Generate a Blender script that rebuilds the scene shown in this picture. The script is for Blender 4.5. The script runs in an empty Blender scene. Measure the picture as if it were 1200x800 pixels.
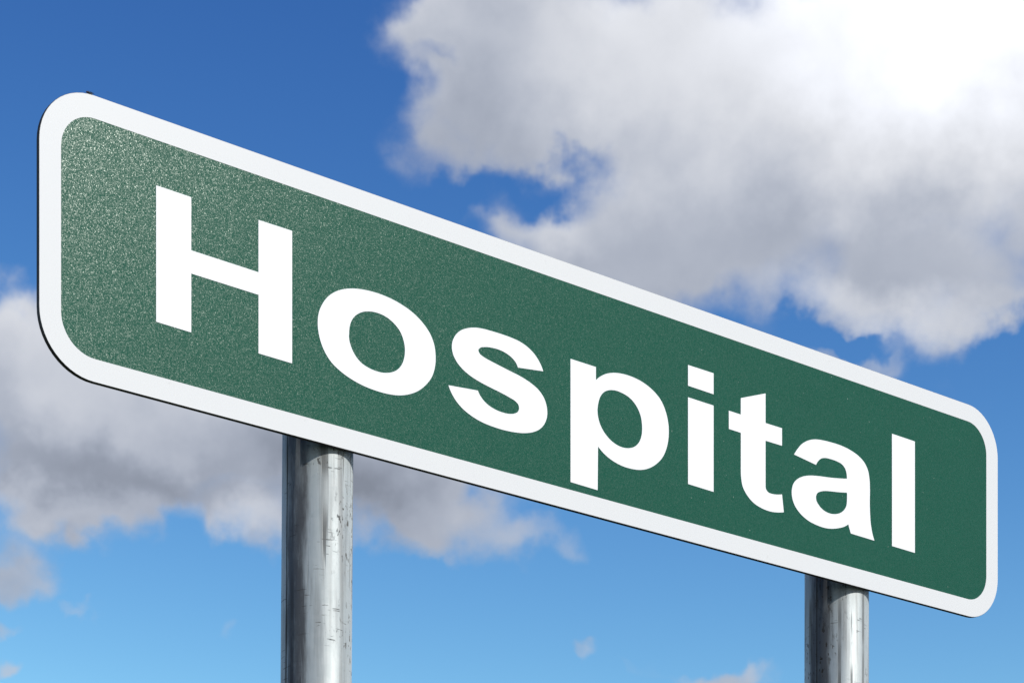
import bpy, bmesh, math, random
from mathutils import Vector, Matrix

S = bpy.context.scene
COL = S.collection
random.seed(7)
R = math.radians

# ------------------------------------------------------------------ tables
# lettering outlines in metres on the sign face: (along, up, 1 = sharp corner)
LETTERS = {
    'H': [
        [(0.1537, 0.2519, 1), (0.2019, 0.2516, 1), (0.2019, 0.1882, 1), (0.2973, 0.1874, 1), (0.2973, 0.2512, 1), (0.3465, 0.2515, 1), (0.3465, 0.0883, 1), (0.2973, 0.0886, 1), (0.2973, 0.1599, 1), (0.2019, 0.1605, 1), (0.2019, 0.0902, 1), (0.1537, 0.0908, 1)],
    ],
    'o': [
        [(0.3847, 0.1500, 0), (0.3865, 0.1616, 0), (0.3915, 0.1727, 0), (0.4005, 0.1847, 0), (0.4130, 0.1945, 0), (0.4266, 0.2009, 0), (0.4404, 0.2050, 0), (0.4554, 0.2074, 0), (0.4740, 0.2085, 0), (0.4927, 0.2077, 0), (0.5140, 0.2040, 0), (0.5330, 0.1978, 0), (0.5479, 0.1893, 0), (0.5594, 0.1788, 0), (0.5667, 0.1652, 0), (0.5689, 0.1512, 0), (0.5679, 0.1375, 0), (0.5631, 0.1238, 0), (0.5534, 0.1109, 0), (0.5414, 0.1004, 0), (0.5270, 0.0926, 0), (0.5104, 0.0872, 0), (0.4927, 0.0848, 0), (0.4740, 0.0846, 0), (0.4554, 0.0861, 0), (0.4370, 0.0898, 0), (0.4198, 0.0958, 0), (0.4050, 0.1042, 0), (0.3937, 0.1169, 0), (0.3870, 0.1320, 0)],
        [(0.4324, 0.1480, 0), (0.4335, 0.1567, 0), (0.4370, 0.1651, 0), (0.4439, 0.1730, 0), (0.4531, 0.1788, 0), (0.4635, 0.1822, 0), (0.4740, 0.1835, 0), (0.4880, 0.1824, 0), (0.5010, 0.1775, 0), (0.5116, 0.1693, 0), (0.5175, 0.1588, 0), (0.5196, 0.1478, 0), (0.5182, 0.1360, 0), (0.5140, 0.1264, 0), (0.5069, 0.1186, 0), (0.4974, 0.1133, 0), (0.4880, 0.1105, 0), (0.4763, 0.1094, 0), (0.4635, 0.1106, 0), (0.4508, 0.1145, 0), (0.4415, 0.1217, 0), (0.4351, 0.1314, 0), (0.4324, 0.1395, 0)],
    ],
    's': [
        [(0.7502, 0.1754, 1), (0.7448, 0.1847, 0), (0.7365, 0.1933, 0), (0.7248, 0.2004, 0), (0.7107, 0.2048, 0), (0.6953, 0.2066, 0), (0.6800, 0.2071, 0), (0.6623, 0.2070, 0), (0.6473, 0.2064, 0), (0.6323, 0.2042, 0), (0.6199, 0.2001, 0), (0.6088, 0.1940, 0), (0.6009, 0.1858, 0), (0.5962, 0.1763, 0), (0.5955, 0.1680, 0), (0.5982, 0.1595, 0), (0.6038, 0.1522, 0), (0.6125, 0.1457, 0), (0.6248, 0.1401, 0), (0.6423, 0.1354, 0), (0.6598, 0.1323, 0), (0.6775, 0.1296, 0), (0.6927, 0.1266, 0), (0.7025, 0.1239, 0), (0.7071, 0.1206, 0), (0.7083, 0.1159, 0), (0.7066, 0.1116, 0), (0.7009, 0.1077, 0), (0.6915, 0.1050, 0), (0.6800, 0.1043, 0), (0.6686, 0.1052, 0), (0.6573, 0.1080, 0), (0.6485, 0.1124, 0), (0.6423, 0.1178, 0), (0.6385, 0.1234, 1), (0.5898, 0.1189, 1), (0.5940, 0.1112, 0), (0.6014, 0.1024, 0), (0.6125, 0.0943, 0), (0.6273, 0.0880, 0), (0.6448, 0.0837, 0), (0.6649, 0.0818, 0), (0.6851, 0.0816, 0), (0.7030, 0.0830, 0), (0.7197, 0.0859, 0), (0.7339, 0.0907, 0), (0.7456, 0.0979, 0), (0.7534, 0.1073, 0), (0.7570, 0.1175, 0), (0.7565, 0.1284, 0), (0.7521, 0.1390, 0), (0.7430, 0.1479, 0), (0.7287, 0.1545, 0), (0.7107, 0.1592, 0), (0.6927, 0.1620, 0), (0.6750, 0.1648, 0), (0.6598, 0.1673, 0), (0.6485, 0.1696, 0), (0.6415, 0.1726, 0), (0.6393, 0.1764, 0), (0.6420, 0.1800, 0), (0.6498, 0.1831, 0), (0.6611, 0.1851, 0), (0.6750, 0.1855, 0), (0.6876, 0.1835, 0), (0.6978, 0.1793, 0), (0.7035, 0.1747, 0), (0.7063, 0.1698, 1)],
    ],
    'p': [
        [(0.7983, 0.2038, 1), (0.8439, 0.2037, 1), (0.8439, 0.1858, 1), (0.8517, 0.1925, 0), (0.8626, 0.1989, 0), (0.8766, 0.2036, 0), (0.8923, 0.2060, 0), (0.9113, 0.2061, 0), (0.9304, 0.2033, 0), (0.9487, 0.1969, 0), (0.9642, 0.1865, 0), (0.9739, 0.1718, 0), (0.9788, 0.1550, 0), (0.9791, 0.1395, 0), (0.9756, 0.1232, 0), (0.9678, 0.1079, 0), (0.9561, 0.0959, 0), (0.9416, 0.0866, 0), (0.9256, 0.0810, 0), (0.9081, 0.0789, 0), (0.8892, 0.0795, 0), (0.8719, 0.0833, 0), (0.8579, 0.0892, 0), (0.8477, 0.0963, 1), (0.8470, 0.0365, 1), (0.7983, 0.0374, 1)],
        [(0.8467, 0.1450, 0), (0.8480, 0.1546, 0), (0.8517, 0.1648, 0), (0.8585, 0.1729, 0), (0.8672, 0.1775, 0), (0.8782, 0.1799, 0), (0.8923, 0.1794, 0), (0.9065, 0.1757, 0), (0.9177, 0.1683, 0), (0.9256, 0.1572, 0), (0.9288, 0.1437, 0), (0.9282, 0.1305, 0), (0.9234, 0.1188, 0), (0.9145, 0.1105, 0), (0.9018, 0.1058, 0), (0.8876, 0.1051, 0), (0.8735, 0.1087, 0), (0.8610, 0.1163, 0), (0.8517, 0.1270, 0), (0.8477, 0.1371, 0)],
    ],
    'i': [
        [(1.0164, 0.2482, 1), (1.0663, 0.2484, 1), (1.0663, 0.2185, 1), (1.0164, 0.2190, 1)],
        [(1.0164, 0.2027, 1), (1.0663, 0.2025, 1), (1.0663, 0.0798, 1), (1.0164, 0.0806, 1)],
    ],
    't': [
        [(1.0965, 0.2022, 1), (1.1205, 0.2021, 1), (1.1205, 0.2258, 1), (1.1707, 0.2442, 1), (1.1707, 0.2013, 1), (1.2046, 0.2014, 1), (1.2046, 0.1758, 1), (1.1707, 0.1757, 1), (1.1707, 0.1109, 1), (1.1720, 0.1053, 0), (1.1765, 0.1021, 0), (1.1849, 0.1015, 0), (1.1945, 0.1026, 0), (1.2046, 0.1050, 1), (1.2084, 0.0797, 1), (1.1945, 0.0766, 0), (1.1786, 0.0751, 0), (1.1612, 0.0766, 0), (1.1455, 0.0810, 0), (1.1331, 0.0890, 0), (1.1245, 0.0992, 0), (1.1213, 0.1108, 0), (1.1205, 0.1193, 1), (1.1205, 0.1759, 1), (1.0965, 0.1761, 1)],
    ],
    'a': [
        [(1.2297, 0.1686, 1), (1.2366, 0.1777, 0), (1.2461, 0.1875, 0), (1.2587, 0.1953, 0), (1.2729, 0.2003, 0), (1.2904, 0.2028, 0), (1.3096, 0.2038, 0), (1.3322, 0.2036, 0), (1.3518, 0.2010, 0), (1.3688, 0.1962, 0), (1.3813, 0.1890, 0), (1.3889, 0.1791, 0), (1.3922, 0.1668, 0), (1.3932, 0.1512, 0), (1.3929, 0.1331, 0), (1.3935, 0.1152, 0), (1.3952, 0.0997, 0), (1.3985, 0.0869, 0), (1.4032, 0.0762, 1), (1.3511, 0.0768, 1), (1.3485, 0.0826, 0), (1.3456, 0.0894, 1), (1.3381, 0.0848, 0), (1.3268, 0.0803, 0), (1.3129, 0.0764, 0), (1.2968, 0.0741, 0), (1.2777, 0.0747, 0), (1.2587, 0.0780, 0), (1.2420, 0.0852, 0), (1.2304, 0.0953, 0), (1.2254, 0.1063, 0), (1.2251, 0.1161, 0), (1.2285, 0.1256, 0), (1.2366, 0.1339, 0), (1.2483, 0.1403, 0), (1.2618, 0.1445, 0), (1.2809, 0.1479, 0), (1.3032, 0.1506, 0), (1.3225, 0.1534, 0), (1.3426, 0.1570, 1), (1.3417, 0.1650, 0), (1.3388, 0.1711, 0), (1.3322, 0.1760, 0), (1.3209, 0.1782, 0), (1.3064, 0.1786, 0), (1.2952, 0.1777, 0), (1.2872, 0.1751, 0), (1.2809, 0.1702, 0), (1.2761, 0.1634, 1)],
        [(1.3426, 0.1362, 1), (1.3426, 0.1228, 0), (1.3417, 0.1170, 0), (1.3378, 0.1104, 0), (1.3300, 0.1039, 0), (1.3193, 0.0995, 0), (1.3064, 0.0976, 0), (1.2936, 0.0992, 0), (1.2828, 0.1045, 0), (1.2767, 0.1114, 0), (1.2761, 0.1168, 0), (1.2789, 0.1221, 0), (1.2863, 0.1262, 0), (1.2952, 0.1288, 0), (1.3096, 0.1311, 0), (1.3258, 0.1333, 0)],
    ],
    'l': [
        [(1.4426, 0.2466, 1), (1.4947, 0.2463, 1), (1.4947, 0.0753, 1), (1.4426, 0.0758, 1)],
    ],
}

CLOUD_MASSES = [   # azimuth, elevation, half width, half height (radians), tilt (degrees), weight
    (0.194, 0.4889, 0.0882, 0.0296, 0, 0.45), (-0.0642, 0.3265, 0.0645, 0.0204, -8, 0.4), (0.1279, 0.457, 0.1493, 0.0624, 0, 0.95),
    (-0.0125, 0.4616, 0.0356, 0.0493, 0, 0.75), (-0.0375, 0.4798, 0.0254, 0.0171, 15, 0.7), (0.0357, 0.4714, 0.0746, 0.0394, 0, 0.5),
    (0.0125, 0.4088, 0.0322, 0.0204, -10, 0.75), (0.05, 0.4038, 0.0373, 0.0296, 0, 0.6), (0.1067, 0.4052, 0.078, 0.0329, -8, 0.6),
    (0.1698, 0.384, 0.0441, 0.023, 0, 0.6), (0.1991, 0.4236, 0.0645, 0.0559, 0, 0.5), (0.1419, 0.3648, 0.0254, 0.0085, -8, 0.55),
    (0.1905, 0.3721, 0.0238, 0.0131, 20, 0.4), (-0.1871, 0.3462, 0.078, 0.0476, -8, 1.0), (-0.2043, 0.3757, 0.0204, 0.0164, 0, 0.4),
    (-0.1594, 0.3147, 0.0441, 0.023, -5, 0.6), (-0.1974, 0.3079, 0.0305, 0.0164, 0, 0.5), (-0.1131, 0.3046, 0.0278, 0.0145, 0, 0.7),
    (-0.0997, 0.3345, 0.0645, 0.0296, -15, 0.8), (-0.0535, 0.3164, 0.0407, 0.0279, -5, 0.7), (-0.0179, 0.3103, 0.0407, 0.0191, -10, 0.5),
    (0.0107, 0.3045, 0.0204, 0.0118, 0, 0.3), (-0.2036, 0.2825, 0.021, 0.0138, 0, 0.75), (-0.2111, 0.2597, 0.0122, 0.0053, 0, 0.55),
    (-0.2094, 0.2418, 0.0115, 0.0072, 0, 0.7), (0.0229, 0.2563, 0.0136, 0.0046, -20, 0.46), (0.0873, 0.2424, 0.0271, 0.0079, 0, 0.8),
    (-0.1791, 0.2718, 0.0075, 0.0033, -45, 0.3), (0.05, 0.2474, 0.0136, 0.0046, 0, 0.2), (-0.1156, 0.27, 0.0047, 0.0066, 0, 0.25),
    (0.0161, 0.4326, 0.021, 0.0112, 15, -0.46), (0.2111, 0.3646, 0.0238, 0.0138, 10, -0.8), (-0.0321, 0.4714, 0.0156, 0.0059, -10, -0.55),
    (-0.0089, 0.4228, 0.0271, 0.0099, 0, -0.5), (-0.1401, 0.3049, 0.0102, 0.0131, 0, -0.45), (-0.0286, 0.2923, 0.0102, 0.0053, 0, -0.3),
    (0.1419, 0.3724, 0.0204, 0.0046, -10, -0.5), (0.1279, 0.3755, 0.0305, 0.0072, -18, -0.4), (-0.0642, 0.2804, 0.1018, 0.0131, 0, -0.5),
]
CLOUD_TONES = [   # azimuth, elevation, half width, half height (radians), tilt (degrees), weight
    (0.0196, 0.4156, 0.0238, 0.0112, 10, 0.13), (-0.1173, 0.3084, 0.0305, 0.0131, 0, 0.08), (0.0257, 0.257, 0.0204, 0.0099, 0, -0.12),
    (0.0873, 0.2434, 0.0339, 0.0099, 0, -0.06), (-0.2036, 0.2825, 0.0271, 0.0164, 0, -0.08), (0.1871, 0.4949, 0.0882, 0.0657, 0, 0.52),
    (0.1663, 0.4882, 0.1459, 0.1019, 0, 0.32), (0.05, 0.4739, 0.0882, 0.046, 0, 0.21), (0.0997, 0.4525, 0.0509, 0.0329, 0, 0.05),
    (0.1594, 0.4408, 0.0679, 0.0361, 0, 0.04), (-0.2043, 0.3697, 0.0475, 0.0263, 0, 0.18), (-0.194, 0.3049, 0.0509, 0.0112, -8, 0.1),
    (0.0143, 0.4073, 0.0339, 0.0197, 0, 0.02), (0.1524, 0.3765, 0.0645, 0.0151, -8, 0.2), (-0.0464, 0.4824, 0.0373, 0.0197, 0, 0.1),
    (-0.1131, 0.3069, 0.0271, 0.0131, 0, 0.1), (-0.2025, 0.2884, 0.0204, 0.0131, 0, 0.05), (0.0, 0.4429, 0.0475, 0.0263, 0, -0.03),
    (0.0642, 0.4126, 0.0441, 0.0263, 0, 0.06), (0.1244, 0.4075, 0.1018, 0.0181, -5, -0.07), (-0.1594, 0.3188, 0.0712, 0.0138, -4, -0.1),
    (-0.1663, 0.3474, 0.0577, 0.023, 0, 0.14), (-0.0535, 0.326, 0.0475, 0.0181, -10, -0.12), (-0.0997, 0.3408, 0.0509, 0.0197, -10, -0.1),
]

POST_A = (.4209, .0450, .5)        # place along the sign, radius, lean in degrees
POST_B = (1.3804, .0486, .1)
BORDER_WHITE, LETTER_WHITE = .745, .90
SKY_CURVE, SKY_GAIN = (2.58, 2.19, 1.5), (140.0, 64.5, 24.6)
EDGE_0, EDGE_1 = .08, .98
CLOUD_BASE, RELIEF, THICK = .525, .10, .12

# ------------------------------------------------------------------ sizes and places
SIGN_W, SIGN_H, CORNER = 1.692, 0.3324, 0.071
PLATE_T = 0.0054
EYE = 1.6                                   # camera height
ORIGIN = Vector((-0.5401, 2.7274, 2.6399))  # lower left corner of the sign face
ALONG = Vector((0.7752, 0.6317, 0.0))
FRONT = Vector((0.6317, -0.7752, 0.0))      # out of the face, towards the road
SUN_AZ, SUN_EL = 117.0, 37.0                # clockwise from +Y, and above the horizon


# ------------------------------------------------------------------ object helpers
def link(name, mesh, parent=None):
    o = bpy.data.objects.new(name, mesh)
    COL.objects.link(o)
    if parent is not None:
        o.parent = parent
    return o


def mesh_from(bm, mat, smooth=False, name='mesh'):
    me = bpy.data.meshes.new(name)
    bm.normal_update()
    bm.to_mesh(me)
    bm.free()
    me.materials.append(mat)
    if smooth:
        for p in me.polygons:
            p.use_smooth = True
    return me


def spline(points, steps=6):
    """closed outline through the points, smooth except at corners"""
    n = len(points)
    out = []
    for i in range(n):
        p0, p1, p2, p3 = (points[(i + k) % n] for k in (-1, 0, 1, 2))
        out.append((p1[0], p1[1]))
        if p1[2] and p2[2]:
            continue
        a, b = Vector(p1[:2]), Vector(p2[:2])
        d = (b - a).length
        def tangent(q, c, r):
            q, c, r = Vector(q[:2]), Vector(c[:2]), Vector(r[:2])
            d1, d2 = (c - q).length, (r - c).length
            return ((c - q) / d1 * d2 + (r - c) / d2 * d1) / (d1 + d2)
        ta = tangent(p0, p1, p2) if not p1[2] else None
        tb = tangent(p1, p2, p3) if not p2[2] else None
        ch = (b - a) / d
        if ta is None:
            ta = (2 * ch - tb)
        if tb is None:
            tb = (2 * ch - ta)
        for k in range(1, steps):
            t = k / steps
            h = ((2*t**3 - 3*t*t + 1) * a + (t**3 - 2*t*t + t) * d * ta
                 + (-2*t**3 + 3*t*t) * b + (t**3 - t*t) * d * tb)
            out.append((h.x, h.y))
    return out


def rounded(x0, y0, x1, y1, r, n=14):
    out = []
    for cx, cy, a0 in ((x1 - r, y0 + r, -90), (x1 - r, y1 - r, 0), (x0 + r, y1 - r, 90), (x0 + r, y0 + r, 180)):
        for k in range(n + 1):
            a = R(a0 + 90 * k / n)
            out.append((cx + r * math.cos(a), cy + r * math.sin(a)))
    return out


def slab(loops, z0, z1, bevel=0.0):
    """solid of one outline with holes, in sign axes: x along, y up, z out of the face"""
    cu = bpy.data.curves.new('outline', 'CURVE')
    cu.dimensions = '2D'
    cu.fill_mode = 'BOTH'
    for lp in loops:
        sp = cu.splines.new('POLY')
        sp.points.add(len(lp) - 1)
        for p, (x, y) in zip(sp.points, lp):
            p.co = (x, y, 0, 1)
        sp.use_cyclic_u = True
    cu.extrude = (z1 - z0) / 2
    cu.bevel_depth = bevel
    cu.bevel_resolution = 1
    cu.offset = -bevel
    o = bpy.data.objects.new('outline', cu)
    COL.objects.link(o)
    bpy.context.view_layer.update()
    me = bpy.data.meshes.new_from_object(o.evaluated_get(bpy.context.evaluated_depsgraph_get()))
    bpy.data.objects.remove(o)
    bpy.data.curves.remove(cu)
    bm = bmesh.new()
    bm.from_mesh(me)
    bpy.data.meshes.remove(me)
    bmesh.ops.translate(bm, verts=bm.verts, vec=(0, 0, (z0 + z1) / 2))
    return bm


# ------------------------------------------------------------------ material helpers
def new_mat(name):
    m = bpy.data.materials.new(name)
    m.use_nodes = True
    nt = m.node_tree
    nt.nodes.clear()
    out = nt.nodes.new('ShaderNodeOutputMaterial')
    b = nt.nodes.new('ShaderNodeBsdfPrincipled')
    nt.links.new(b.outputs[0], out.inputs[0])
    return m, nt, b, out


def node(nt, kind, **kw):
    n = nt.nodes.new(kind)
    for k, v in kw.items():
        if k == 'inp':
            for i, val in v.items():
                if hasattr(val, 'is_linked') or isinstance(val, bpy.types.NodeSocket):
                    nt.links.new(val, n.inputs[i])
                else:
                    n.inputs[i].default_value = val
        else:
            setattr(n, k, v)
    return n


def M(nt, op, a, b=None, c=None, clamp=False):
    n = nt.nodes.new('ShaderNodeMath')
    n.operation = op
    n.use_clamp = clamp
    for i, v in enumerate((a, b, c)):
        if v is None:
            continue
        if isinstance(v, bpy.types.NodeSocket):
            nt.links.new(v, n.inputs[i])
        else:
            n.inputs[i].default_value = v
    return n.outputs[0]


def VM(nt, op, a, b=None):
    n = nt.nodes.new('ShaderNodeVectorMath')
    n.operation = op
    for i, v in enumerate((a, b)):
        if v is None:
            continue
        if isinstance(v, bpy.types.NodeSocket):
            nt.links.new(v, n.inputs[i])
        elif op == 'SCALE' and i == 1:
            n.inputs['Scale'].default_value = v
        else:
            n.inputs[i].default_value = v
    return n.outputs['Value'] if op in ('LENGTH', 'DOT_PRODUCT') else n.outputs['Vector']


def ramp(nt, x, lo, hi, a=0.0, b=1.0, smooth=True):
    n = nt.nodes.new('ShaderNodeMapRange')
    n.interpolation_type = 'SMOOTHSTEP' if smooth else 'LINEAR'
    nt.links.new(x, n.inputs[0])
    for i, v in enumerate((lo, hi, a, b)):
        n.inputs[i + 1].default_value = v
    return n.outputs[0]


def mixc(nt, f, a, b, blend='MIX'):
    n = nt.nodes.new('ShaderNodeMix')
    n.data_type = 'RGBA'
    n.blend_type = blend
    for i, v in ((0, f), (6, a), (7, b)):
        if isinstance(v, bpy.types.NodeSocket):
            nt.links.new(v, n.inputs[i])
        else:
            n.inputs[i].default_value = v if i == 0 or len(v) == 4 else (*v, 1)
    return n.outputs[2]


def noise(nt, vec, scale, detail=4, rough=.5, lac=2.0, out=0):
    n = node(nt, 'ShaderNodeTexNoise')
    nt.links.new(vec, n.inputs['Vector'])
    n.inputs['Scale'].default_value = scale
    n.inputs['Detail'].default_value = detail
    n.inputs['Roughness'].default_value = rough
    n.inputs['Lacunarity'].default_value = lac
    return n.outputs[out]


# ------------------------------------------------------------------ materials
def white_sheet(name, base, scuff):
    m, nt, b, out = new_mat(name)
    tc = node(nt, 'ShaderNodeTexCoord').outputs['Object']
    n1 = noise(nt, tc, 5, 5, .6)
    n2 = noise(nt, tc, 90, 4, .7)
    dirt = M(nt, 'MULTIPLY', ramp(nt, n2, .62, .78), scuff)
    c = mixc(nt, n1, (base * .96, base * .98, base * 1.01), (base * .985, base * .995, base * 1.01))
    c = mixc(nt, dirt, c, (.42, .41, .38))
    nt.links.new(c, b.inputs['Base Color'])
    b.inputs['Roughness'].default_value = .4
    b.inputs['Specular IOR Level'].default_value = .15
    return m


def green_sheet():
    """green retroreflective sheeting: tiny beads, each tilted its own way, glint under the sun"""
    m, nt, b, out = new_mat('green_reflective_sheet')
    tc = node(nt, 'ShaderNodeTexCoord').outputs['Object']
    geo = node(nt, 'ShaderNodeNewGeometry')
    def flake(scale, tilt):
        v = node(nt, 'ShaderNodeTexVoronoi')
        v.inputs['Scale'].default_value = scale
        nt.links.new(tc, v.inputs['Vector'])
        off = VM(nt, 'SUBTRACT', v.outputs['Color'], (.5, .5, .5))
        nn = VM(nt, 'NORMALIZE', VM(nt, 'ADD', geo.outputs['Normal'], VM(nt, 'SCALE', off, tilt)))
        return nn, v.outputs['Color']
    n1, col1 = flake(FLAKE, .17)
    n2, col2 = flake(FLAKE * .8, .12)
    big = noise(nt, tc, 14, 6, .62)
    fine = noise(nt, tc, 260, 3, .6)
    c = mixc(nt, big, GREEN_A, GREEN_B)
    c = mixc(nt, M(nt, 'MULTIPLY', fine, .35), c, GREEN_C)
    # pale nicks and chips in the film
    chip = ramp(nt, noise(nt, tc, 210, 2, .5), .735, .76)
    c = mixc(nt, M(nt, 'MULTIPLY', chip, .55), c, (.36, .42, .38))
    nt.links.new(c, b.inputs['Base Color'])
    b.inputs['Roughness'].default_value = .29
    b.inputs['Specular IOR Level'].default_value = .075
    nt.links.new(n2, b.inputs['Normal'])
    g = node(nt, 'ShaderNodeBsdfGlossy')
    g.inputs['Color'].default_value = (.86, .92, .86, 1)
    g.inputs['Roughness'].default_value = .27
    nt.links.new(n1, g.inputs['Normal'])
    sep = node(nt, 'ShaderNodeSeparateColor')
    nt.links.new(col1, sep.inputs[0])
    amt = M(nt, 'MULTIPLY', M(nt, 'POWER', sep.outputs[2], 1.15), FLAKE_AMT)
    mx = node(nt, 'ShaderNodeMixShader')
    nt.links.new(amt, mx.inputs[0])
    nt.links.new(b.outputs[0], mx.inputs[1])
    nt.links.new(g.outputs[0], mx.inputs[2])
    nt.links.new(mx.outputs[0], out.inputs[0])
    return m


def plate_metal():
    m, nt, b, out = new_mat('weathered_plate_edge')
    tc = node(nt, 'ShaderNodeTexCoord').outputs['Object']
    c = mixc(nt, noise(nt, tc, 60, 5, .6), (.014, .012, .012), (.035, .028, .026))
    nt.links.new(c, b.inputs['Base Color'])
    b.inputs['Roughness'].default_value = .6
    b.inputs['Metallic'].default_value = .2
    return m


def galvanised(seed, shift):
    m, nt, b, out = new_mat('galvanised_steel')
    tc = node(nt, 'ShaderNodeTexCoord').outputs['Object']
    off = VM(nt, 'ADD', tc, (seed * 3.1, seed * 1.7, seed * 5.3))
    streak = VM(nt, 'MULTIPLY', off, (1, 1, .07))
    s1 = noise(nt, streak, 110, 6, .65)           # drawn lengthwise lines
    s2 = noise(nt, VM(nt, 'MULTIPLY', off, (1, 1, .2)), 26, 5, .6)
    spang = node(nt, 'ShaderNodeTexVoronoi')
    spang.inputs['Scale'].default_value = 130
    nt.links.new(off, spang.inputs['Vector'])
    sep = node(nt, 'ShaderNodeSeparateColor')
    nt.links.new(spang.outputs['Color'], sep.inputs[0])
    c = mixc(nt, s2, (.42, .46, .465), (.54, .585, .59))
    c = mixc(nt, M(nt, 'MULTIPLY', sep.outputs[0], .16), c, (.68, .69, .69))
    c = mixc(nt, ramp(nt, s1, .52, .72, 0, .35), c, (.25, .26, .27))
    # brown black pits and short scores
    pit = noise(nt, VM(nt, 'MULTIPLY', off, (1, 1, .45)), 230, 3, .55)
    patch = noise(nt, off, 9, 3, .5)
    pits = M(nt, 'MULTIPLY', ramp(nt, pit, .59, .64), ramp(nt, patch, .44, .60))
    ring = noise(nt, VM(nt, 'MULTIPLY', off, (1, 1, 9.0)), 42, 3, .5)
    rings = M(nt, 'MULTIPLY', ramp(nt, ring, .655, .68), ramp(nt, noise(nt, off, 14, 2), .48, .6))
    line = noise(nt, VM(nt, 'MULTIPLY', off, (1, 1, .02)), 95, 2, .5)
    lines = M(nt, 'MULTIPLY', ramp(nt, line, .57, .61), ramp(nt, noise(nt, off, 7, 2), .42, .55))
    # long rain stains, grey brown
    drip = noise(nt, VM(nt, 'MULTIPLY', off, (1, 1, .035)), 70, 4, .6)
    drips = M(nt, 'MULTIPLY', ramp(nt, drip, .50, .66), ramp(nt, noise(nt, VM(nt, 'MULTIPLY', off, (1, 1, .12)), 16, 3), .42, .60))
    c = mixc(nt, M(nt, 'MULTIPLY', drips, .45), c, (.11, .10, .092))
    # grime plus painted shade down the tube's dark side, ragged along both edges
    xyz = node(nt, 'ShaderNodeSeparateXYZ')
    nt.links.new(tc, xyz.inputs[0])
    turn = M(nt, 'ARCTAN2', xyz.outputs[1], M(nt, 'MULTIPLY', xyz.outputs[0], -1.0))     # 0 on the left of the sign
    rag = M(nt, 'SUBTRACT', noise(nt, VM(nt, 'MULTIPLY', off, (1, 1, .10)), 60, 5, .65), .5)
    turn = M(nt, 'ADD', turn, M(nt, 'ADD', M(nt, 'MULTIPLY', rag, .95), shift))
    grime_shade = M(nt, 'MULTIPLY', ramp(nt, turn, GRIME_SHADE[0] - .14, GRIME_SHADE[0] + .14), ramp(nt, turn, GRIME_SHADE[1] - .12, GRIME_SHADE[1] + .12, 1.0, 0.0))
    grime_shade = M(nt, 'MULTIPLY', grime_shade, ramp(nt, noise(nt, VM(nt, 'MULTIPLY', off, (1, 1, .25)), 45, 5, .7), .28, .55, .55, .9))
    c = mixc(nt, grime_shade, c, (.078, .076, .078))
    b.inputs['Diffuse Roughness'].default_value = 1.0
    mark = M(nt, 'MAXIMUM', M(nt, 'MAXIMUM', pits, M(nt, 'MULTIPLY', rings, .7)), M(nt, 'MULTIPLY', lines, .6))
    c = mixc(nt, M(nt, 'MULTIPLY', mark, .85), c, (.055, .045, .038))
    nt.links.new(c, b.inputs['Base Color'])
    met = M(nt, 'MULTIPLY', M(nt, 'SUBTRACT', 1.0, M(nt, 'MAXIMUM', mark, M(nt, 'MULTIPLY', grime_shade, .6))), POST_METAL)
    nt.links.new(met, b.inputs['Metallic'])
    nt.links.new(M(nt, 'MAXIMUM', ramp(nt, s2, .3, .7, .48, .62), M(nt, 'MULTIPLY', mark, .9)), b.inputs['Roughness'])
    nt.links.new(M(nt, 'MULTIPLY', M(nt, 'SUBTRACT', 1.0, mark), .4), b.inputs['Specular IOR Level'])
    bump = node(nt, 'ShaderNodeBump')
    bump.inputs['Strength'].default_value = .25
    bump.inputs['Distance'].default_value = .002
    h = M(nt, 'SUBTRACT', M(nt, 'MULTIPLY', s1, .5), mark)
    nt.links.new(h, bump.inputs['Height'])
    nt.links.new(bump.outputs[0], b.inputs['Normal'])
    return m


def grass_ground():
    m, nt, b, out = new_mat('meadow_grass')
    tc = node(nt, 'ShaderNodeTexCoord').outputs['Object']
    c = mixc(nt, noise(nt, tc, .05, 6, .6), (.045, .075, .022), (.11, .105, .045))
    c = mixc(nt, noise(nt, tc, 14, 6, .7), c, (.05, .085, .025))
    nt.links.new(c, b.inputs['Base Color'])
    b.inputs['Roughness'].default_value = .9
    bump = node(nt, 'ShaderNodeBump')
    bump.inputs['Strength'].default_value = .8
    bump.inputs['Distance'].default_value = .05
    nt.links.new(noise(nt, tc, 30, 5, .7), bump.inputs['Height'])
    nt.links.new(bump.outputs[0], b.inputs['Normal'])
    return m


# ------------------------------------------------------------------ tuning values
FLAKE, FLAKE_AMT = 1350.0, .043
GREEN_A, GREEN_B, GREEN_C = (.003, .070, .043), (.005, .086, .053), (.010, .108, .071)
POST_METAL = .22
SUN_POWER, SKY_POWER = 3.8, .10
GRIME_SHADE = (-.50, .16)        # turn about the post where the grime and painted shade start and stop, radians

# ------------------------------------------------------------------ the sign
sign = bpy.data.objects.new('hospital_sign', None)
COL.objects.link(sign)
mid = ORIGIN + ALONG * (SIGN_W / 2)
sign.location = (mid.x, mid.y, 0)
sign.rotation_euler = (0, 0, math.atan2(ALONG.y, ALONG.x))
sign['label'] = 'long green sign reading Hospital in white letters, rounded white border, on two galvanised steel posts'
sign['category'] = 'sign'

# sign axes (x along, y up, z out of the face) -> the thing's own axes (x along, y back, z up)
FACE = Matrix(((1, 0, 0, -SIGN_W / 2), (0, 0, -1, 0), (0, 1, 0, ORIGIN.z), (0, 0, 0, 1)))


def on_face(name, bm, mat, parent):
    bm.transform(FACE)
    return link(name, mesh_from(bm, mat, name=name), parent)


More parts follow.
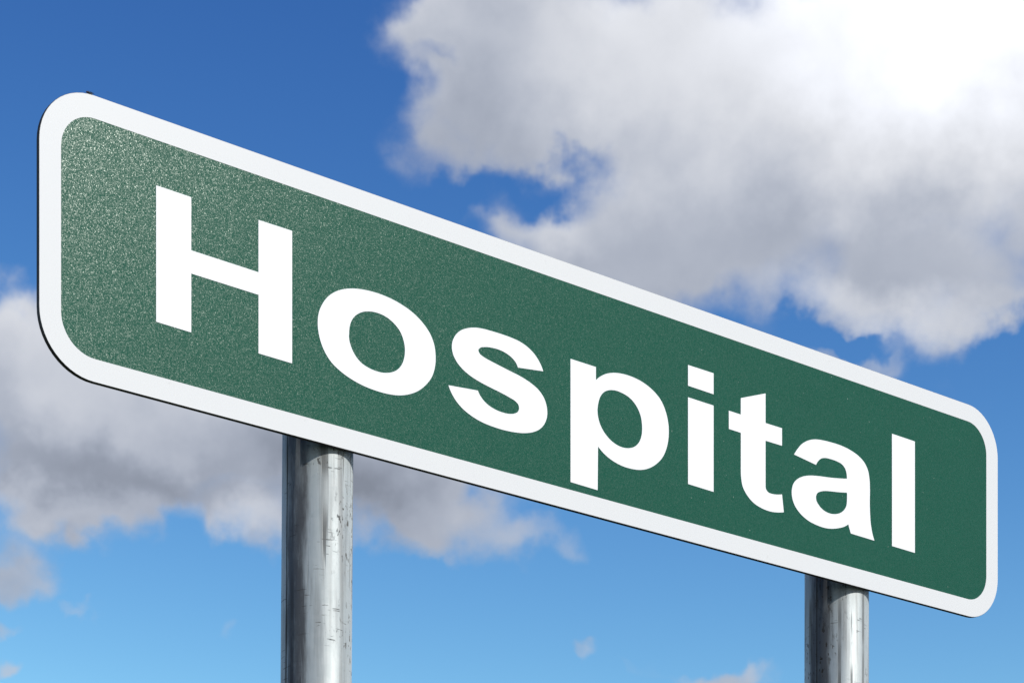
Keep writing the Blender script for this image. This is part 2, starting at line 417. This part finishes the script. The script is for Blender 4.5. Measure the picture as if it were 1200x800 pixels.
edge_m = plate_metal()
seam_m, _nt, _b, _o = new_mat('rusty_weld')
_b.inputs['Base Color'].default_value = (.05, .04, .034, 1)
_b.inputs['Roughness'].default_value = .8
_b.inputs['Specular IOR Level'].default_value = .2
white_m = white_sheet('white_border_film', BORDER_WHITE, .22)
letter_m = white_sheet('white_letter_film', LETTER_WHITE, .0)
green_m = green_sheet()

plate = on_face('sign_panel', slab([rounded(0, 0, SIGN_W, SIGN_H, CORNER)], -PLATE_T, 0), edge_m, sign)
ob = rounded(.0004, .0004, SIGN_W - .0004, SIGN_H - .0004, CORNER - .0004)
IN = (.0281, .0269, SIGN_W - .0281, .0269 + .2786)
on_face('border', slab([ob, rounded(*IN, .0445)], .0001, .0005), white_m, plate)
on_face('green_face', slab([rounded(IN[0] - .002, IN[1] - .002, IN[2] + .002, IN[3] + .002, .0465)], .00005, .00025), green_m, plate)
for ch, loops in LETTERS.items():
    on_face('letter', slab([spline(lp) for lp in loops], .0003, .0007), letter_m, plate)


def post(along, radius, lean, seed, seam, grime_shade_shift):
    """round steel tube standing against the back of the plate, capped at the top"""
    top = ORIGIN.z + SIGN_H * .86
    bm = bmesh.new()
    n = 96
    prof = [(-.6, radius), (top - .006, radius), (top, radius - .006), (top, radius - .012)]
    rings = []
    for z, r in prof:
        rings.append([bm.verts.new((r * math.cos(2*math.pi*k/n), r * math.sin(2*math.pi*k/n), z)) for k in range(n)])
    for a, b_ in zip(rings, rings[1:]):
        for k in range(n):
            bm.faces.new((a[k], a[(k+1) % n], b_[(k+1) % n], b_[k]))
    bm.faces.new(rings[-1])
    bm.faces.new(list(reversed(rings[0])))
    pivot = Vector((0, 0, ORIGIN.z))
    bm.transform(Matrix.Translation(pivot) @ Matrix.Rotation(lean, 4, 'Y') @ Matrix.Translation(-pivot))
    me = mesh_from(bm, galvanised(seed, grime_shade_shift), True, 'post')
    o = link('post', me, sign)
    o.location = (along - SIGN_W / 2, PLATE_T + .0015 + radius, 0)
    # the weld line of the tube, a low dark bead running down its left side
    bm = bmesh.new()
    a = R(seam)
    cx, cy = math.cos(a), math.sin(a)
    rows = []
    wob = random.Random(int(seed * 10))
    for k in range(121):
        z = -.5 + (top - .04 + .5) * k / 120
        w = .0011 * wob.uniform(.6, 1.35)
        h = .0004 * wob.uniform(.7, 1.3)
        j = .0005 * math.sin(k * .31 + seed) + wob.uniform(-.0002, .0002)
        row = []
        for t, e in ((-1, -.0006), (-.45, h), (.45, h), (1, -.0006)):
            row.append(bm.verts.new(((radius + e) * cx - (t * w + j) * cy, (radius + e) * cy + (t * w + j) * cx, z)))
        rows.append(row)
    for p, q_ in zip(rows, rows[1:]):
        for i in range(3):
            bm.faces.new((p[i], p[i + 1], q_[i + 1], q_[i]))
    bm.transform(Matrix.Translation(pivot) @ Matrix.Rotation(lean, 4, 'Y') @ Matrix.Translation(-pivot))
    link('weld_seam', mesh_from(bm, seam_m, True, 'weld_seam'), o)
    return o


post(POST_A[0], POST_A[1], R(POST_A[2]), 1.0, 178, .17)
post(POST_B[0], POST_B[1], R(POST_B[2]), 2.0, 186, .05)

# ------------------------------------------------------------------ the fly on the top edge
def plain(name, col, rough, alpha=1.0):
    m, n_, b_, o_ = new_mat(name)
    b_.inputs['Base Color'].default_value = (*col, 1)
    b_.inputs['Roughness'].default_value = rough
    b_.inputs['Alpha'].default_value = alpha
    return m


def ball(bm, c, r, seg=16):
    v = bmesh.ops.create_uvsphere(bm, u_segments=seg, v_segments=seg // 2, radius=1)['verts']
    bmesh.ops.scale(bm, vec=r, verts=v)
    bmesh.ops.translate(bm, vec=c, verts=v)


fly = bpy.data.objects.new('fly', None)
COL.objects.link(fly)
spot = ORIGIN + ALONG * .0665 - FRONT * (PLATE_T * .5) + Vector((0, 0, SIGN_H + .0001))
fly.location = spot
fly.scale = (1.2, 1.2, 1.2)
fly.rotation_euler = (0, R(10), sign.rotation_euler.z)
fly['label'] = 'tiny dark fly resting on top edge of the sign beside upper left corner'
fly['category'] = 'fly'
dark = plain('fly_body', (.012, .012, .016), .4)
bm = bmesh.new()
ball(bm, (-.0027, 0, .0016), (.0009, .0010, .0009))
ball(bm, (-.0012, 0, .0018), (.0013, .0011, .0011))
ball(bm, (.0010, 0, .0015), (.0019, .0011, .0010))
link('body', mesh_from(bm, dark, True, 'body'), fly)
eye_m = plain('fly_eye', (.09, .015, .012), .3)
wing_m = plain('fly_wing', (.30, .33, .34), .3, .55)
for sgn in (-1, 1):
    bm = bmesh.new()
    ball(bm, (-.0031, sgn * .0006, .0018), (.0005, .0005, .0006), 10)
    link('eye', mesh_from(bm, eye_m, True, 'eye'), fly)
    bm = bmesh.new()
    ball(bm, (0, 0, 0), (.0025, .00095, .00005))
    bm.transform(Matrix.Translation((.0016, sgn * .0012, .0026)) @ Matrix.Rotation(R(sgn * 16), 4, 'Z') @ Matrix.Rotation(R(8), 4, 'Y'))
    link('wing', mesh_from(bm, wing_m, True, 'wing'), fly)
    for x0, x1 in ((-.0019, -.0034), (-.0010, -.0008), (-.0002, .0022)):
        bm = bmesh.new()
        pts = [Vector((x0, sgn * .0007, .0013)), Vector(((x0 + x1) / 2, sgn * .0019, .0021)), Vector((x1, sgn * .0024, .0001))]
        for a, c in zip(pts, pts[1:]):
            d = c - a
            mt = Matrix.Translation((a + c) / 2) @ d.to_track_quat('Z', 'Y').to_matrix().to_4x4()
            bmesh.ops.create_cone(bm, cap_ends=True, segments=8, radius1=.00014, radius2=.0001, depth=d.length, matrix=mt)
        link('leg', mesh_from(bm, dark, True, 'leg'), fly)

# ------------------------------------------------------------------ ground
bm = bmesh.new()
bmesh.ops.create_grid(bm, x_segments=40, y_segments=40, size=3000)
ground = link('ground', mesh_from(bm, grass_ground(), name='ground'))
ground['kind'] = 'structure'


# ------------------------------------------------------------------ sky
def blob_sum(nt, q, table, inner, outer):
    total = None
    for az, el, rx, ry, tilt, w in table:
        mp = node(nt, 'ShaderNodeMapping', vector_type='TEXTURE')
        mp.inputs['Location'].default_value = (az, el, 0)
        mp.inputs['Rotation'].default_value = (0, 0, R(tilt))
        mp.inputs['Scale'].default_value = (rx, ry, 1)
        nt.links.new(q, mp.inputs['Vector'])
        d = VM(nt, 'LENGTH', mp.outputs[0])
        v = ramp(nt, d, inner, outer, w, 0.0)
        total = v if total is None else M(nt, 'ADD', total, v)
    return total


def polar(nt, v):
    s = node(nt, 'ShaderNodeSeparateXYZ')
    nt.links.new(v, s.inputs[0])
    az = M(nt, 'ARCTAN2', s.outputs[0], s.outputs[1])
    el = M(nt, 'ARCSINE', s.outputs[2])
    c = node(nt, 'ShaderNodeCombineXYZ')
    nt.links.new(az, c.inputs[0])
    nt.links.new(el, c.inputs[1])
    return c.outputs[0], az, el


def cloud_group():
    """how much cloud lies along a direction"""
    g = bpy.data.node_groups.new('cloud_cover', 'ShaderNodeTree')
    g.interface.new_socket('Direction', in_out='INPUT', socket_type='NodeSocketVector')
    g.interface.new_socket('Cover', in_out='OUTPUT', socket_type='NodeSocketFloat')
    gi, go = g.nodes.new('NodeGroupInput'), g.nodes.new('NodeGroupOutput')
    v = gi.outputs[0]
    q, az, el = polar(g, v)
    w1 = VM(g, 'SCALE', VM(g, 'SUBTRACT', noise(g, v, 24, 2, .5, out=1), (.5, .5, .5)), .045)
    w2 = VM(g, 'SCALE', VM(g, 'SUBTRACT', noise(g, v, 75, 3, .5, out=1), (.5, .5, .5)), .020)
    wq = VM(g, 'MULTIPLY', VM(g, 'ADD', VM(g, 'ADD', q, w1), w2), (1, 1, 0))
    d = blob_sum(g, wq, CLOUD_MASSES, .25, 1.25)
    # the rest of the sky: loose fair weather clouds, built the same way all round
    far = M(g, 'ADD', ramp(g, M(g, 'ABSOLUTE', az), .30, .5), ramp(g, M(g, 'ABSOLUTE', M(g, 'SUBTRACT', el, .36)), .17, .28), clamp=True)
    sq = VM(g, 'MULTIPLY', v, (1, 1, 1.8))
    loose = ramp(g, noise(g, sq, 3.2, 3, .5), .45, .60, 0, .8)
    loose = M(g, 'MULTIPLY', loose, M(g, 'MULTIPLY', far, ramp(g, el, .02, .2)))
    d = M(g, 'ADD', d, loose)
    # added behind the camera: bank brightening the posts' right, open blue darkening their left
    back = blob_sum(g, wq, [(2.45, .34, .78, .30, 0, 1.1), (-2.35, .45, .75, .5, 0, -1.2)], .75, 1.05)
    d = M(g, 'ADD', d, back)
    f1 = M(g, 'SUBTRACT', noise(g, v, 34, 8, .54), .5)
    f2 = M(g, 'SUBTRACT', noise(g, v, 120, 6, .6), .5)
    d = M(g, 'ADD', d, M(g, 'ADD', M(g, 'MULTIPLY', f1, NOISE_A), M(g, 'MULTIPLY', f2, NOISE_B)))
    g.links.new(d, go.inputs[0])
    return g


NOISE_A, NOISE_B = .62, .08
world = bpy.data.worlds.new('World')
S.world = world
world.use_nodes = True
nt = world.node_tree
nt.nodes.clear()
wout = nt.nodes.new('ShaderNodeOutputWorld')
sky = node(nt, 'ShaderNodeTexSky', sky_type='NISHITA')
sky.sun_disc = False
sky.sun_elevation = R(SUN_EL)
sky.sun_rotation = R(SUN_AZ)
sky.altitude = 50
sky.air_density = 1.0
sky.dust_density = .5
sky.ozone_density = 2.2
# a clearer, deeper blue than the plain model: steeper fall-off from the horizon up
deep = VM(nt, 'POWER', VM(nt, 'SCALE', sky.outputs[0], .1), SKY_CURVE)
deep = VM(nt, 'MINIMUM', VM(nt, 'MULTIPLY', deep, SKY_GAIN), (7.5, 8.0, 9.0))
bg_sky = node(nt, 'ShaderNodeBackground')
nt.links.new(deep, bg_sky.inputs[0])
bg_sky.inputs[1].default_value = SKY_POWER

direction = node(nt, 'ShaderNodeTexCoord').outputs['Generated']
grp = cloud_group()


def cover(vec):
    n = node(nt, 'ShaderNodeGroup', node_tree=grp)
    nt.links.new(vec, n.inputs[0])
    return n.outputs[0]


d0 = cover(direction)
up = VM(nt, 'NORMALIZE', VM(nt, 'ADD', direction, (.006, .0, .011)))
d1 = cover(up)
relief = M(nt, 'SUBTRACT', d0, d1)                       # > 0 where the cloud faces the light
alpha = ramp(nt, d0, EDGE_0, EDGE_1)
thick = ramp(nt, d0, .30, 1.5)
q, az, el = polar(nt, direction)
wob = VM(nt, 'MULTIPLY', VM(nt, 'ADD', q, VM(nt, 'SCALE', VM(nt, 'SUBTRACT', noise(nt, direction, 30, 4, .55, out=1), (.5, .5, .5)), .06)), (1, 1, 0))
tone = blob_sum(nt, wob, CLOUD_TONES + [(2.45, .36, 1.0, .4, 0, .15)], .0, 1.3)  # last entry brightens the added cloud bank behind the camera
billow = M(nt, 'SUBTRACT', noise(nt, direction, 55, 7, .55), .5)
lum = M(nt, 'ADD', M(nt, 'ADD', CLOUD_BASE, tone), M(nt, 'MULTIPLY', relief, RELIEF))
lum = M(nt, 'ADD', lum, M(nt, 'MULTIPLY', billow, .05))
lum = M(nt, 'SUBTRACT', lum, M(nt, 'MULTIPLY', thick, THICK))
lum = M(nt, 'MAXIMUM', lum, .27)
tint = mixc(nt, ramp(nt, lum, .3, .8), (.88, .975, 1.19), (.97, .995, 1.06))
ccol = node(nt, 'ShaderNodeVectorMath', operation='SCALE')
nt.links.new(tint, ccol.inputs[0])
nt.links.new(lum, ccol.inputs['Scale'])
bg_cloud = node(nt, 'ShaderNodeBackground')
nt.links.new(ccol.outputs[0], bg_cloud.inputs[0])
bg_cloud.inputs[1].default_value = 1.0
mx = node(nt, 'ShaderNodeMixShader')
nt.links.new(M(nt, 'MULTIPLY', alpha, .985), mx.inputs[0])
nt.links.new(bg_sky.outputs[0], mx.inputs[1])
nt.links.new(bg_cloud.outputs[0], mx.inputs[2])
nt.links.new(mx.outputs[0], wout.inputs[0])
world.cycles.sampling_method = 'MANUAL'
world.cycles.sample_map_resolution = 1024

# ------------------------------------------------------------------ sun
sl = bpy.data.lights.new('sun', 'SUN')
sl.energy = SUN_POWER
sl.angle = R(.53)
sl.color = (1.0, .965, .91)
so = bpy.data.objects.new('sun', sl)
COL.objects.link(so)
to_sun = Vector((math.sin(R(SUN_AZ)) * math.cos(R(SUN_EL)), math.cos(R(SUN_AZ)) * math.cos(R(SUN_EL)), math.sin(R(SUN_EL))))
so.rotation_euler = to_sun.to_track_quat('Z', 'Y').to_euler()
so.location = to_sun * 30

# ------------------------------------------------------------------ camera: level, with a raised (shifted) lens
cam = bpy.data.cameras.new('camera')
cam.sensor_width = 36
cam.lens = 36 * 2800 / 1200
cam.shift_y = (1498 - 400) / 1200
cam.clip_start = .05
cam.clip_end = 10000
co = bpy.data.objects.new('camera', cam)
co.location = (0, 0, EYE)
co.rotation_euler = (R(90), 0, 0)
COL.objects.link(co)
S.camera = co

S.view_settings.view_transform = 'Standard'
S.view_settings.look = 'None'
S.view_settings.exposure = 0
S.view_settings.gamma = 1
S.render.film_transparent = False
S.cycles.use_denoising = True
S.cycles.max_bounces = 6
